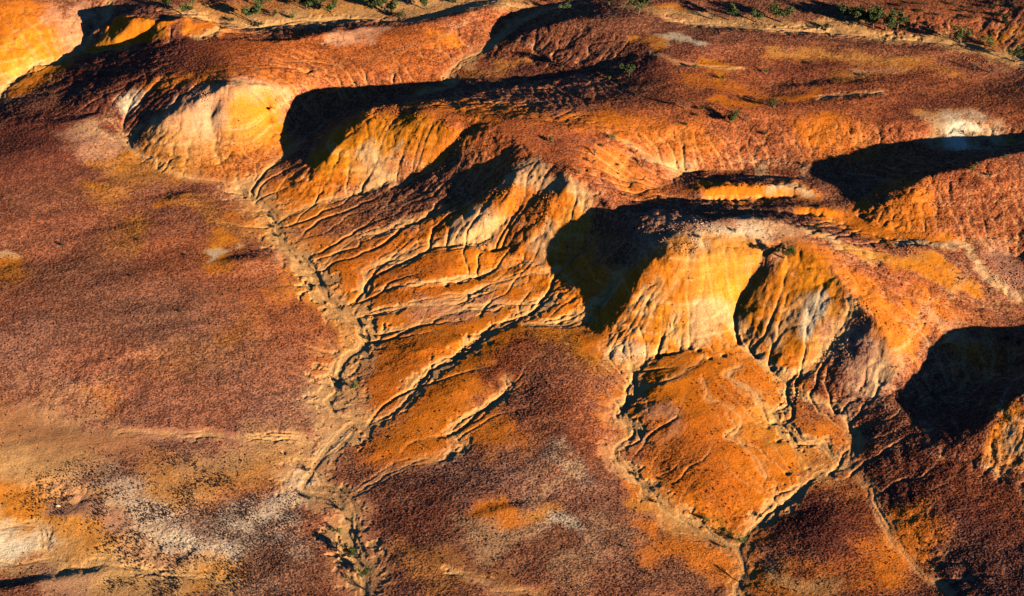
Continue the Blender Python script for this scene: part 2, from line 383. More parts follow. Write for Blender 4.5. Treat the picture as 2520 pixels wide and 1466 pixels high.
for l in STREAM.strip().splitlines():
    a, b, rest = l.split(" ", 2); W = float(a); D = float(b)
    P = spline([hit(*[float(v) for v in p.split()]) for p in rest.split(",")], 3.0)
    R = 18
    bx0 = max(int((P[:, 0].min()-R-GX0)/CELL), 0); bx1 = min(int((P[:, 0].max()+R-GX0)/CELL), NX)
    by0 = max(int((P[:, 1].min()-R-GY0)/CELL), 0); by1 = min(int((P[:, 1].max()+R-GY0)/CELL), NY)
    B = (slice(by0, by1), slice(bx0, bx1))
    for q in range(3 if W > 1.3 else 2):
        wx, wy = WARP[q][0][B], WARP[q][1][B]; d2 = np.full(wx.shape, 1e9)
        for k in range(len(P)-1):
            p, e = P[k, :2], P[k+1, :2]
            x0 = max(int((min(p[0], e[0])-R-GX0)/CELL)-bx0, 0); x1 = int((max(p[0], e[0])+R-GX0)/CELL)-bx0
            y0 = max(int((min(p[1], e[1])-R-GY0)/CELL)-by0, 0); y1 = int((max(p[1], e[1])+R-GY0)/CELL)-by0
            if x1 <= x0 or y1 <= y0: continue
            sx = wx[y0:y1, x0:x1]; sy = wy[y0:y1, x0:x1]
            v = e-p; L = v@v+1e-9; t = np.clip(((sx-p[0])*v[0]+(sy-p[1])*v[1])/L, 0, 1)
            dd = (sx-p[0]-t*v[0])**2+(sy-p[1]-t*v[1])**2
            d2[y0:y1, x0:x1] = np.minimum(d2[y0:y1, x0:x1], dd)
        d = np.sqrt(d2); w0 = [W*.34, .55, .45][q]; dp = [D*.85, D*.65, D*.55][q]; bk = bank[B]; dep = deep[B]
        if q == 0:
            DCH[B] = np.minimum(DCH[B], d/W)
            cut[B] = np.maximum(cut[B], .35*D*dep*(1-sm(W*1.1, W*1.3, d+1.8*bk*W)))
        cut[B] = np.maximum(cut[B], dp*dep*(1-sm(.5*w0, w0+.3, d+.5*bk)))
hf = hf-cut
print("streams", round(time.time()-T0, 1))

# ------------------------------------------------------------------ what the ground is made of: patches given at photo points
# kind, width in photo pixels (half), softness, strength, points
COL = dict(maroon=(.26, .068, .040), redbrown=(.40, .145, .075), red=(.48, .125, .04), orange=(.66, .175, .010), ochre=(.58, .22, .035),
           yellow=(.58, .20, .012), gold=(.56, .175, .009), cream=(.54, .32, .17), white=(.60, .45, .31), pink=(.52, .25, .15),
           tan=(.58, .31, .12), mauve=(.44, .215, .15), brown=(.34, .13, .04), salt=(.78, .64, .48), rust=(.54, .13, .012))
PAINT = """
mauve 120 .8 .5 -1 560 900, 700 980, 600 1100, 400 1100
mauve 90 .8 .45 -1 1100 1180, 1300 1200, 1450 1230, 1500 1330
mauve 80 .8 .5 -1 60 820, 0 900
pink 50 .9 .4 -1 600 900, 720 990
ochre 60 .9 .45 -1 400 900, 560 860, 640 780
maroon 110 .8 .8 .95 0 330, 120 340, 260 290, 400 200
maroon 70 .8 .9 .95 200 175, 330 160, 440 120, 560 110
maroon 90 .8 .5 .9 30 420, 200 420
red 110 .8 .55 .6 450 640, 600 700, 740 760, 700 880
red 80 .8 .5 .7 250 900, 500 1000
red 120 .8 .8 .6 600 170, 760 150, 1000 150, 1150 100, 1300 60
orange 40 .9 .5 .4 560 180, 700 190
rust 90 .8 .6 .6 640 110, 1000 120
red 160 .8 .85 .6 1560 330, 1750 290, 1950 290, 2150 320
orange 50 .9 .7 .4 1430 290, 1620 320, 1700 345
orange 60 .9 .55 .35 2000 330, 2080 350
red 110 .8 .7 .7 1750 200, 2000 180, 2300 220, 2450 260
maroon 90 .8 .7 .95 1350 150, 1500 140, 1600 140
redbrown 70 .8 .6 .8 1350 60, 1500 100, 1650 90
red 120 .8 .6 .6 2250 20, 2450 60
tan 45 .7 .8 .3 480 40, 640 50, 800 30, 960 20, 1100 15, 1250 -5
ochre 30 .8 .5 .3 500 20, 700 10, 900 0
tan 28 .7 .85 .35 1560 15, 1700 45, 1900 62, 2050 70, 2250 95, 2400 120, 2520 160
gold 16 .9 .8 .2 1600 12, 1660 22
yellow 20 .9 .7 .3 2450 90, 2540 92
tan 16 .9 .6 .3 1900 128, 2100 135, 2250 150
ochre 22 .9 .6 .3 2060 190, 2160 180, 2240 170
pink 16 .9 .6 .3 2130 178, 2200 172
maroon 34 .9 .6 .9 1960 175, 2040 165, 1900 180
maroon 30 .9 .5 .9 2250 260, 2350 250, 2200 280
orange 26 .9 .6 .3 1780 215, 1720 205, 1840 225
ochre 14 .9 .7 .2 1280 150, 1190 180, 1100 195
tan 14 .8 .7 .1 1160 160, 1220 105
ochre 30 .9 .6 .3 1900 130, 2100 135, 2230 150, 2330 180
orange 110 .7 .95 .12 900 330, 1080 290, 1200 290
red 32 .6 .85 .6 930 265, 1060 275, 1150 300, 1300 310
orange 40 .7 .9 .2 1200 290, 1350 290, 1500 310
red 110 .7 .9 .5 1300 340, 1430 380, 1560 430
maroon 40 .9 .4 .8 1380 350, 1440 340
orange 60 .9 .6 .2 1500 400, 1560 460
orange 90 .7 .95 .1 860 440, 760 480, 700 520
gold 60 .7 .95 .05 840 360, 930 340, 1000 320
yellow 36 .8 .8 .02 830 370, 900 350, 960 335
cream 34 .7 .8 .02 915 370, 925 400, 940 425
yellow 22 .8 .7 0 880 400, 900 440
cream 10 .6 .9 0 985 355, 980 375
redbrown 60 .8 .8 .9 1100 440, 900 500, 1000 500, 960 540
orange 130 .7 .95 .12 850 660, 1050 640, 1250 600
orange 130 .7 .95 .12 950 760, 1150 720, 1300 680
orange 120 .7 .95 .12 950 900, 1150 830, 1300 760
orange 110 .6 .97 .1 1060 980, 1200 880, 1260 850
orange 60 .8 .9 .2 950 1100, 1080 1060, 1200 1060, 1300 1090
rust 60 .9 .8 .35 900 620, 960 680, 1040 640
rust 45 .9 .7 .4 1010 690, 1090 690
mauve 34 .8 .6 .6 1030 760, 1130 750, 1180 750
maroon 34 .9 .5 .8 1300 560, 1350 620
rust 90 .8 .75 .3 950 960, 1010 900
cream 26 .7 .8 .02 1130 580, 1180 560, 1210 545
orange 50 .6 .9 .05 1390 500, 1370 560, 1340 640
ochre 24 .7 .8 0 1410 480, 1400 530, 1370 590
cream 22 .8 .75 0 1320 420, 1270 440, 1420 470
cream 18 .8 .7 0 1350 580, 1340 620
orange 110 .7 .95 .1 1430 780, 1500 830, 1560 760
orange 130 .7 .95 .1 1680 780, 1650 880, 1780 880, 1900 860
gold 90 .7 .95 .05 1720 680, 1760 720, 1680 800, 1790 770
pink 70 .7 .85 .35 1640 570, 1740 590, 1850 580, 1950 600
white 34 .8 .8 .1 1700 625, 1800 590, 1880 590, 1740 600
cream 26 .8 .7 .1 1850 545, 1960 580
yellow 40 .7 .85 .02 1720 640, 1800 640, 1830 650
yellow 40 .8 .7 .02 1740 700, 1760 740
ochre 40 .8 .8 .02 1680 650, 1700 740
cream 30 .7 .75 0 1720 780, 1770 780, 1690 830
orange 30 .8 .6 .2 1640 640, 1660 720
white 26 .6 .8 .1 1500 885, 1540 895, 1560 885
yellow 26 .8 .8 .5 1360 830, 1420 860, 1480 890
ochre 34 .8 .6 .7 1310 830, 1400 900
maroon 60 .8 .75 .95 1290 870, 1260 900, 1350 900
redbrown 110 .7 .9 .85 1400 960, 1440 1060, 1460 1150
redbrown 60 .8 .8 .85 1330 960, 1380 1010
red 60 .8 .5 .8 1400 980, 1450 1060
orange 130 .7 .95 .15 1680 1000, 1800 1020, 1900 1100, 1820 1170
orange 100 .7 .95 .12 1640 960, 1760 920, 1860 960
rust 110 .8 .8 .35 1720 1110, 1780 1200, 1830 1250
orange 70 .7 .95 .1 1990 1020, 2040 1080, 1990 1140, 1900 1180
ochre 40 .7 .8 .1 2000 1120, 2040 1140
ochre 40 .8 .6 .1 1880 1020, 1920 1080
rust 50 .8 .7 .7 1800 980, 1830 960
rust 40 .8 .7 .6 1640 1120, 1700 1130
pink 26 .8 .6 .1 1600 1030, 1640 1035
orange 50 .7 .9 .1 1600 1200, 1680 1260, 1740 1290
ochre 34 .7 .7 .15 1620 1260, 1660 1300, 1760 1310
orange 45 .8 .8 .25 1600 1330, 1800 1400, 1860 1440
orange 60 .8 .8 .2 2180 1430, 2060 1420, 1960 1460
tan 30 .8 .7 .1 1900 1420, 2050 1460
orange 40 .8 .8 .2 2100 1210, 2150 1290, 2200 1350
maroon 100 .7 .8 .95 2000 1290, 2080 1300
maroon 230 .8 .8 1 2350 1200, 2450 1300, 2350 1350
gold 40 .8 .9 .3 2500 1030, 2460 1070
cream 26 .8 .8 .1 2500 1090, 2450 1130, 2500 1150
yellow 20 .8 .7 .3 2440 1110, 2480 1140
red 80 .9 .5 .9 2400 1180, 2500 1200
mauve 90 .9 .35 -1 2300 1380, 2450 1420
orange 60 .8 .8 .15 2240 1300, 2190 1400
redbrown 90 .8 .8 .9 2200 1040, 2150 1000, 2050 970
pink 40 .7 .9 .2 2050 990, 2090 960, 2050 1010
maroon 36 .8 .7 .9 2000 960, 2040 950
orange 90 .7 .95 .1 2000 680, 2050 740, 1960 820, 1920 870
gold 60 .7 .9 .05 1960 700, 2000 760, 2060 690, 1930 800
yellow 36 .8 .85 .02 1990 740, 2050 730, 2060 790
white 36 .6 .95 0 2000 790, 2030 820, 2040 840
yellow 20 .7 .9 0 2060 800, 2060 840, 2000 870
cream 20 .8 .6 0 1940 790, 1880 800, 1870 840
pink 40 .8 .5 .3 2100 680, 2140 740
mauve 40 .7 .7 .4 2150 800, 2120 850, 2080 870
pink 40 .6 .95 .05 2180 840, 2180 900, 2150 920
cream 22 .7 .8 0 2190 900, 2150 935, 2200 860
red 130 .7 .85 .5 2230 720, 2350 760, 2450 810
orange 40 .8 .85 .15 2120 700, 2220 830, 2180 760
orange 60 .9 .7 .3 2300 760, 2400 850
pink 24 .9 .6 .3 2290 790, 2400 830, 2340 800
redbrown 80 .8 .7 .9 2450 780, 2400 700
red 110 .7 .85 .8 2330 470, 2460 480, 2450 560
orange 60 .8 .8 .3 2230 510, 2160 530, 2260 540
orange 34 .7 .95 .1 2020 530, 2100 560, 2230 590, 2330 595
cream 18 .7 .9 .05 2000 570, 2070 600, 2130 622
ochre 22 .7 .9 .05 2060 600, 2180 630, 2300 640, 2260 630
gold 26 .7 .9 .05 2200 650, 2300 655, 2330 680, 2400 700
cream 14 .7 .9 .1 2230 600, 2300 600, 2400 620, 2450 680, 2520 740
mauve 26 .8 .7 .3 2460 630, 2500 660, 2510 690
orange 34 .6 .97 .05 1730 465, 1840 472, 1970 468
cream 13 .7 .9 .05 1880 455, 1980 470, 1930 458
cream 10 .8 .6 .2 1560 370, 1640 400, 1680 420
cream 10 .8 .7 .2 1850 425, 1960 442, 2010 430
yellow 22 .8 .9 .1 2290 280, 2330 290
cream 50 .8 .9 .05 2330 310, 2360 335, 2400 330
salt 30 .8 .9 .02 2350 310, 2370 345, 2400 325
cream 14 .8 .9 .05 2420 350, 2520 345
yellow 12 .8 .7 .05 2480 345, 2520 350
white 22 .7 .95 .05 1610 100, 1660 100, 1720 108
gold 18 .8 .9 .1 1590 100, 1620 115
orange 26 .7 .8 .15 1080 95, 1120 100
pink 18 .8 .85 .15 880 80, 960 75, 820 85
gold 16 .8 .9 .1 1730 155, 1790 165, 1760 200
orange 18 .8 .9 .1 1760 240, 1800 255, 1930 240, 1970 230
orange 30 .8 .7 .2 1990 340, 2020 310
gold 90 .7 .95 .02 -20 110, 40 130, 80 130
orange 60 .7 .9 .1 0 40, 80 50, 130 90
yellow 50 .7 .85 0 0 140, 60 140, 90 120
pink 28 .8 .7 .1 120 30, 160 60, 190 85
pink 20 .8 .8 .05 210 15, 225 45
orange 26 .7 .95 .05 290 60, 380 60, 420 50
gold 24 .7 .95 .02 310 100, 380 80, 220 125
yellow 14 .8 .9 .02 220 128, 300 110
orange 26 .6 .95 .05 480 65, 530 78
orange 26 .8 .8 .3 80 190, 40 220, 110 180
white 26 .7 .9 .1 340 240, 330 260, 310 270
cream 34 .8 .75 .4 220 320, 260 340, 230 315
pink 34 .8 .7 .3 230 360, 300 370, 180 330
orange 30 .9 .8 .3 380 215, 460 195, 520 190
pink 70 .6 .95 .05 470 290, 550 260, 600 240
cream 30 .8 .5 0 410 320, 450 330, 500 290
orange 50 .7 .95 .03 600 290, 640 280, 660 340
gold 26 .8 .9 0 620 250, 640 270
cream 20 .8 .6 0 560 215, 640 220, 690 230
ochre 50 .8 .7 .3 380 360, 500 380, 600 340
orange 50 .8 .6 .5 550 410, 640 400
ochre 40 .8 .7 .4 280 400, 330 430, 430 420
yellow 14 .9 .8 .4 290 385, 320 390
yellow 10 .9 .8 .4 310 412, 325 416
ochre 40 .9 .7 .6 230 470, 260 480
yellow 24 .9 .6 .6 230 470, 200 465
gold 22 .8 .8 .3 410 510, 460 500, 440 510
ochre 34 .9 .7 .6 500 500, 560 560
yellow 22 .9 .6 .6 310 540, 310 570
ochre 44 .9 .6 .7 300 600, 320 550
gold 34 .9 .8 .4 540 600, 560 640
yellow 18 .8 .95 .05 545 615, 560 612
white 9 .8 .8 .02 530 622, 575 605
gold 40 .8 .9 .4 10 680, 20 660
cream 14 .8 .8 .3 10 640, 20 636
gold 24 .9 .6 .6 560 810, 540 830
gold 24 .9 .7 .6 250 980, 280 990, 210 975
ochre 26 .9 .7 .4 640 560, 720 640, 740 720, 780 740
ochre 22 .9 .7 .4 820 800, 860 850, 850 820
cream 26 .9 .5 .5 760 970, 780 1000, 800 1080
white 16 .9 .6 .6 780 1100, 830 1060
cream 30 .8 .5 .6 900 870, 860 1000
tan 120 .8 .9 .08 0 1130, 60 1160, 120 1110
tan 90 .8 .95 .05 0 1280, 80 1330, 200 1330, 260 1360
brown 40 .8 .7 .1 60 1060, 150 1090, 240 1070, 340 1080
brown 60 .8 .5 .1 0 1010, 60 1030
salt 90 .9 .55 .22 300 1240, 420 1250, 500 1330, 620 1380
salt 40 .9 .5 .25 620 1270, 740 1200, 700 1180
tan 60 .8 .7 .2 420 1180, 560 1130, 700 1110
ochre 50 .8 .6 .3 360 1150, 480 1200, 640 1160
gold 50 .8 .9 .05 0 1210, 60 1230
ochre 60 .8 .9 .04 110 1280, 200 1280, 240 1340
mauve 26 .8 .75 .1 150 1245, 230 1275, 280 1300
salt 44 .8 .85 .02 20 1320, 60 1350
tan 50 .8 .9 .06 260 1400, 400 1420, 540 1440, 160 1420
mauve 40 .8 .6 .1 120 1425, 200 1450
pink 30 .8 .6 .2 320 1370, 380 1385
ochre 40 .8 .7 .3 480 1440, 560 1430
redbrown 50 .8 .8 .9 640 1400, 700 1410
maroon 40 .9 .6 .9 560 1310, 640 1330, 500 1290
cream 40 .8 .6 .3 1180 1300, 1300 1270, 1200 1340
orange 26 .8 .9 .1 1190 1265, 1250 1260
ochre 22 .8 .8 .3 1290 1258, 1360 1250, 1340 1270
salt 26 .9 .6 .5 1360 1290, 1420 1310
mauve 150 .9 .3 -1 350 780, 200 1000, 500 950
salt 30 .9 .35 -1 560 1360, 680 1280, 420 1330
salt 24 .9 .4 -1 1440 1170, 1380 1130
maroon 50 .9 .6 1 1000 1290, 1100 1260, 1040 1220
mauve 60 .9 .4 -1 1350 1160, 1250 1150, 1450 1200
brown 30 .8 .7 .1 1100 1380, 1200 1430, 1320 1460
ochre 50 .8 .5 .3 1000 1380, 1080 1440
cream 24 .9 .5 .5 1400 1140, 1300 1200
cream 30 .9 .4 .5 1500 1300, 1400 1450
"""
def seg_dist(X, Y, P):
    d2 = np.full(X.shape, 1e12)
    for i in range(max(1, len(P)-1)):
        p = P[i]; q = P[min(i+1, len(P)-1)]
        v = q-p; L = v@v+1e-9; t = np.clip(((X-p[0])*v[0]+(Y-p[1])*v[1])/L, 0, 1)
        d2 = np.minimum(d2, (X-p[0]-t*v[0])**2+(Y-p[1]-t*v[1])**2)
    return np.sqrt(d2)
base = np.empty((NY, NX, 3)); base[:] = COL['redbrown']
n1 = fbm(WX/30, WY/30, 31, 4)[..., None]
n0 = fbm((WX+WY*.5)/60, (WY-WX*.35)/22, 33, 4)[..., None]
base = base*(1+.20*n1+.28*n0)*np.array((1, 1, 1))+n0*np.array((.03, -.015, -.012))
stones = np.full((NY, NX), .75)
# first approximations by height and slope
wxx = WX+fbm(WX/12, WY/12, 41, 4)*9; wyy = WY+fbm(WX/12, WY/12, 47, 4)*9
nz = fbm(WX/4.5, WY/4.5, 51, 4)
grit = np.random.default_rng(2).random((NY, NX))-.5
for l in PAINT.strip().splitlines():
    if l.startswith("#"): continue
    tok = l.split(" ", 5)
    name, w, st, k, sto = tok[0], float(tok[1]), float(tok[2]), float(tok[3]), float(tok[4])
    P = []
    for p in tok[5].split(","):
        P.append(hit(*[float(v) for v in p.split()])[:2])
    P = np.array(P)
    dist = math.hypot(P[:, 0].mean(), P[:, 1].mean()); scale = math.hypot(dist, CAM_H)/FD
    w = w*scale; R = w*(1+st)+14
    x0 = max(0, int((P[:, 0].min()-R-GX0)/CELL)); x1 = min(NX, int((P[:, 0].max()+R-GX0)/CELL))
    y0 = max(0, int((P[:, 1].min()-R-GY0)/CELL)); y1 = min(NY, int((P[:, 1].max()+R-GY0)/CELL))
    if x1 <= x0 or y1 <= y0: continue
    sl = (slice(y0, y1), slice(x0, x1))
    d = seg_dist(wxx[sl], wyy[sl], P)+nz[sl]*w*.45*min(1, st+.3)+grit[sl]*w*.55*st
    a = k*(1-sm(w*(1-st*.8), w*(1+st), d))
    base[sl] = base[sl]*(1-a[..., None])+np.array(COL[name])*a[..., None]
    if sto >= 0: stones[sl] = stones[sl]*(1-a)+sto*a
# sediment in and beside the beds, gravel free
a = np.maximum((1-sm(.4, 2.0, DCH+nz*1.3))*.3, .8*sm(.05, .3, cut))
base = base*(1-a[..., None])+np.array((.60, .33, .14))*a[..., None]
stones *= 1-.85*(1-sm(.8, 2.6, DCH))
# rills wash paler
wash = sm(1.8, 4.6, np.log1p(blur(FLOW, .6)))*np.maximum(steep, FAN)
base = base*(1-.34*wash[..., None])+np.array((.64, .36, .15))*.34*wash[..., None]
stones *= 1-.5*wash
str_ = vnoise(hf*1.1+fbm(WX/18, WY/18, 95, 2)*2, WX*0+3.3, 96)*.6+vnoise(hf*2.7+nz, WX*0+8.1, 97)*.4
base = base*(1+(.30*str_*steep)[..., None])
w_ = (sm(.35, .7, str_)*steep*.35*sm(.3, .5, base[..., 0]))[..., None]
base = base*(1-w_)+np.array((.62, .42, .24))*w_
print("paint", round(time.time()-T0, 1))

# ------------------------------------------------------------------ ground sheet
NU, NV = 1560, 1180
# rows: even steps in viewing angle so that near ground is finer
ang = np.linspace(math.radians(50.4), math.radians(26.4), NV)
Yd = CAM_H/np.tan(ang)
half = np.sqrt(Yd**2+CAM_H**2)*.326
Yr = np.concatenate([[-3000, -1200, -500, -100, 100, 200, 280], Yd, Yd[-1]+np.array([15, 40, 90, 200, 500, 1200, 3000, 8000])])
halfr = np.concatenate([[180]*6+[178], half*1.13, np.full(8, half[-1]*1.13)+np.array([8, 20, 50, 100, 250, 600, 1500, 4000])])
uu = np.linspace(-1, 1, NU)
uu = np.concatenate([[-20, -7, -3, -1.9, -1.45, -1.2, -1.08], uu, [1.08, 1.2, 1.45, 1.9, 3, 7, 20]])
X = halfr[:, None]*uu[None]; Y = np.repeat(Yr[:, None], len(uu), 1)
nr, nc = X.shape
inside = sm(0, 25, np.minimum(np.minimum(X-GX0, GX0+NX*CELL-X), np.minimum(Y-GY0, GY0+NY*CELL-Y)))
Z = bil(hf, X, Y)
far = fbm(X/260, Y/260, 61, 3)*9+14
Z = Z*inside+far*(1-inside)
C3 = np.stack([bil(base[..., i], X, Y) for i in range(3)], -1)
ST = bil(stones, X, Y)
SP = bil(steep, X, Y)
# fine relief: clods and cobbles a few decimetres high
grain = np.random.default_rng(8).random((nr, nc))*2-1
grain = .6*grain+.4*np.roll(grain, 1, 1)
rough = vnoise(X/.55, Y/.55, 71)*.35+grain*.75
n3 = fbm(X/2.6, Y/2.6, 77, 3)
sp = np.clip(rough*1.5+.25*vnoise(X/6, Y/6, 3), -1, 1)
bump = sm(.05, .75, sp)
Z = Z+inside*(ST*.15*bump+.035*rough+n3*(.05+.12*SP)+SP*.05*rough)
cov = sm(-.55, .35, rough*1.9+.35*vnoise(X/7, Y/7, 5)+.35*vnoise(X/2.2, Y/2.2, 6)+(ST-.75)*1.8)*np.clip(ST*1.6, 0, 1)
cov = (cov*.88)[..., None]
C3 = C3*(1-cov)+(C3*.20+np.array((.028, .006, .008)))*cov
C3 = np.clip(C3*(1+.12*n3[..., None]), 0, .95)
verts = np.stack([X, Y, Z], -1).reshape(-1, 3).astype(np.float32)
idx = np.arange(nr*nc).reshape(nr, nc)
faces = np.stack([idx[:-1, :-1], idx[:-1, 1:], idx[1:, 1:], idx[1:, :-1]], -1).reshape(-1, 4).astype(np.int32)
def make_mesh(name, verts, faces, k, smooth=True):
    me = bpy.data.meshes.new(name)
    me.vertices.add(len(verts)); me.vertices.foreach_set("co", verts.ravel())
    me.loops.add(faces.size); me.loops.foreach_set("vertex_index", faces.ravel())
    me.polygons.add(len(faces)); me.polygons.foreach_set("loop_start", np.arange(0, faces.size, k, dtype=np.int32))
    me.polygons.foreach_set("use_smooth", np.full(len(faces), smooth))
    me.update(calc_edges=True); return me
def set_colour(me, col):
    at_ = me.color_attributes.new("soil", 'FLOAT_COLOR', 'POINT')
    c = np.ones((len(me.vertices), 4), np.float32); c[:, :3] = col.reshape(-1, 3)
    at_.data.foreach_set("color", c.ravel())
ground_me = make_mesh("ground", verts, faces, 4)
set_colour(ground_me, C3)
ground = bpy.data.objects.new("ground", ground_me)
scene.collection.objects.link(ground)
ground["kind"] = "structure"

def mat_ground():
    m = bpy.data.materials.new("desert_soil"); m.use_nodes = True
    nt = m.node_tree; N = nt.nodes; L = nt.links; b = N["Principled BSDF"]
    at_ = N.new("ShaderNodeVertexColor"); at_.layer_name = "soil"
    tc = N.new("ShaderNodeTexCoord")
    n = N.new("ShaderNodeTexNoise"); n.inputs["Scale"].default_value = 1.7; n.inputs["Detail"].default_value = 4
    L.new(tc.outputs["Object"], n.inputs["Vector"])
    mr = N.new("ShaderNodeMapRange"); mr.inputs[1].default_value = .3; mr.inputs[2].default_value = .7; mr.inputs[3].default_value = .72; mr.inputs[4].default_value = 1.25
    L.new(n.outputs[0], mr.inputs[0])
    mul = N.new("ShaderNodeVectorMath"); mul.operation = 'SCALE'
    L.new(at_.outputs[0], mul.inputs[0]); L.new(mr.outputs[0], mul.inputs["Scale"])
    L.new(mul.outputs[0], b.inputs["Base Color"])
    b.inputs["Roughness"].default_value = .95; b.inputs["Specular IOR Level"].default_value = .1
    bp = N.new("ShaderNodeBump"); bp.inputs["Strength"].default_value = .6; bp.inputs["Distance"].default_value = .25
    n2 = N.new("ShaderNodeTexNoise"); n2.inputs["Scale"].default_value = 2.6; n2.inputs["Detail"].default_value = 3
    L.new(tc.outputs["Object"], n2.inputs["Vector"]); L.new(n2.outputs[0], bp.inputs["Height"])
    L.new(bp.outputs[0], b.inputs["Normal"])
    return m
ground_me.materials.append(mat_ground())
print("ground", round(time.time()-T0, 1), len(verts))

# ------------------------------------------------------------------ trees, shrubs and bushes
def height_at(x, y):
    return float(bil(hf, np.array([x]), np.array([y]))[0])
def mat_plain(name, col, var=.35, rough=.9, scale=3.0):
    m = bpy.data.materials.new(name); m.use_nodes = True
    nt = m.node_tree; N = nt.nodes; L = nt.links; b = N["Principled BSDF"]
    tc = N.new("ShaderNodeTexCoord"); n = N.new("ShaderNodeTexNoise"); n.inputs["Scale"].default_value = scale; n.inputs["Detail"].default_value = 3
    L.new(tc.outputs["Object"], n.inputs["Vector"])
    cr = N.new("ShaderNodeValToRGB"); L.new(n.outputs[0], cr.inputs[0])
    cr.color_ramp.elements[0].position = .3; cr.color_ramp.elements[1].position = .7
    cr.color_ramp.elements[0].color = (*[c*(1-var) for c in col], 1); cr.color_ramp.elements[1].color = (*[min(1, c*(1+var)) for c in col], 1)
    L.new(cr.outputs[0], b.inputs["Base Color"]); b.inputs["Roughness"].default_value = rough
    b.inputs["Specular IOR Level"].default_value = .15
    return m
M_BARK = mat_plain("bark", (.16, .10, .07))
M_LEAF = {'t': mat_plain("tree_leaves", (.065, .085, .028), .5), 's': mat_plain("shrub_leaves", (.045, .055, .022), .5),
          'b': mat_plain("bush_leaves", (.12, .15, .045), .4), 'd': mat_plain("dry_twigs", (.15, .12, .09), .4)}
def limb(V, Fc, p, q, r0, r1, n=5):
    p = np.array(p, float); q = np.array(q, float); d = q-p; d /= np.linalg.norm(d)+1e-9
    a = np.cross(d, [0.3, .9, .1]); a /= np.linalg.norm(a); b = np.cross(d, a); k = len(V)
    for c, r in ((p, r0), (q, r1)):
        for i in range(n):
            t = 2*math.pi*i/n; V.append(c+a*r*math.cos(t)+b*r*math.sin(t))
    for i in range(n):
        j = (i+1) % n; Fc.append((k+i, k+j, k+n+j, k+n+i))
def plant_proto(kind, seed):
    """unit plant, about 1 wide: woody part and crown part"""
    r = np.random.default_rng(seed); V = []; Fc = []; tips = []
    h = {'t': .85, 's': .5, 'b': .62, 'd': .7}[kind]
    stems = {'t': 2, 's': 4, 'b': 3, 'd': 4}[kind]
    for s in range(stems):
        a = r.uniform(0, 6.28); rad = r.uniform(.03, .10)
        base = np.array([math.cos(a)*.02*s, math.sin(a)*.02*s, -.06]); fork = np.array([math.cos(a)*rad, math.sin(a)*rad, h*r.uniform(.28, .42)])
        limb(V, Fc, base, fork, .030, .020)
        for k in range(5 if kind == 't' else 4):
            a2 = a+r.normal(0, 1.1); R = r.uniform(.2, .42)
            t = np.array([math.cos(a2)*R, math.sin(a2)*R, h*r.uniform(.6, .95)])
            mid = (fork+t)/2+r.normal(0, .03, 3); limb(V, Fc, fork, mid, .016, .010, 4); limb(V, Fc, mid, t, .010, .004, 4)
            tips.append(t); tips.append(mid)
            if kind == 'd':
                for q in range(5):
                    e = t+r.normal(0, .10, 3); limb(V, Fc, mid, e, .007, .003, 3)
    V = np.array(V); tips = np.array(tips)
    n = {'t': 950, 's': 420, 'b': 520, 'd': 150}[kind]
    nc = {'t': 13, 's': 7, 'b': 8, 'd': 8}[kind]
    cc = tips[r.integers(0, len(tips), nc)]+r.normal(0, .04, (nc, 3)); cc[:, 2] = np.maximum(cc[:, 2], h*.3)
    cr = r.uniform(.10, .19, nc)*(1.25 if kind in 'sb' else 1)
    which = r.integers(0, nc, n); d = r.normal(0, 1, (n, 3)); d /= np.linalg.norm(d, axis=1)[:, None]
    P = cc[which]+d*(cr[which]*r.uniform(.45, 1.08, n))[:, None]*np.array([1, 1, .75])
    P[:, 2] = np.maximum(P[:, 2], .02)
    s = r.uniform(.022, .05, n)*(.6 if kind == 'd' else 1)
    u1_ = r.normal(0, 1, (n, 3)); u1_ /= np.linalg.norm(u1_, axis=1)[:, None]
    u2_ = np.cross(u1_, r.normal(0, 1, (n, 3))); u2_ /= np.linalg.norm(u2_, axis=1)[:, None]
    LV = np.stack([P-u1_*s[:, None], P+u2_*s[:, None]*.7, P+u1_*s[:, None], P-u2_*s[:, None]*.7], 1).reshape(-1, 3).astype(np.float32)
    LF = np.arange(4*n).reshape(n, 4).astype(np.int32)
    wood = bpy.data.meshes.new("trunk"); wood.from_pydata([tuple(v) for v in V], [], Fc); wood.materials.append(M_BARK)
    crown = make_mesh("crown", LV, LF, 4, False); crown.materials.append(M_LEAF[kind])
    return wood, crown
PROTO = {k: [plant_proto(k, 100*i+ord(k)) for i in range(4)] for k in 'tsbd'}
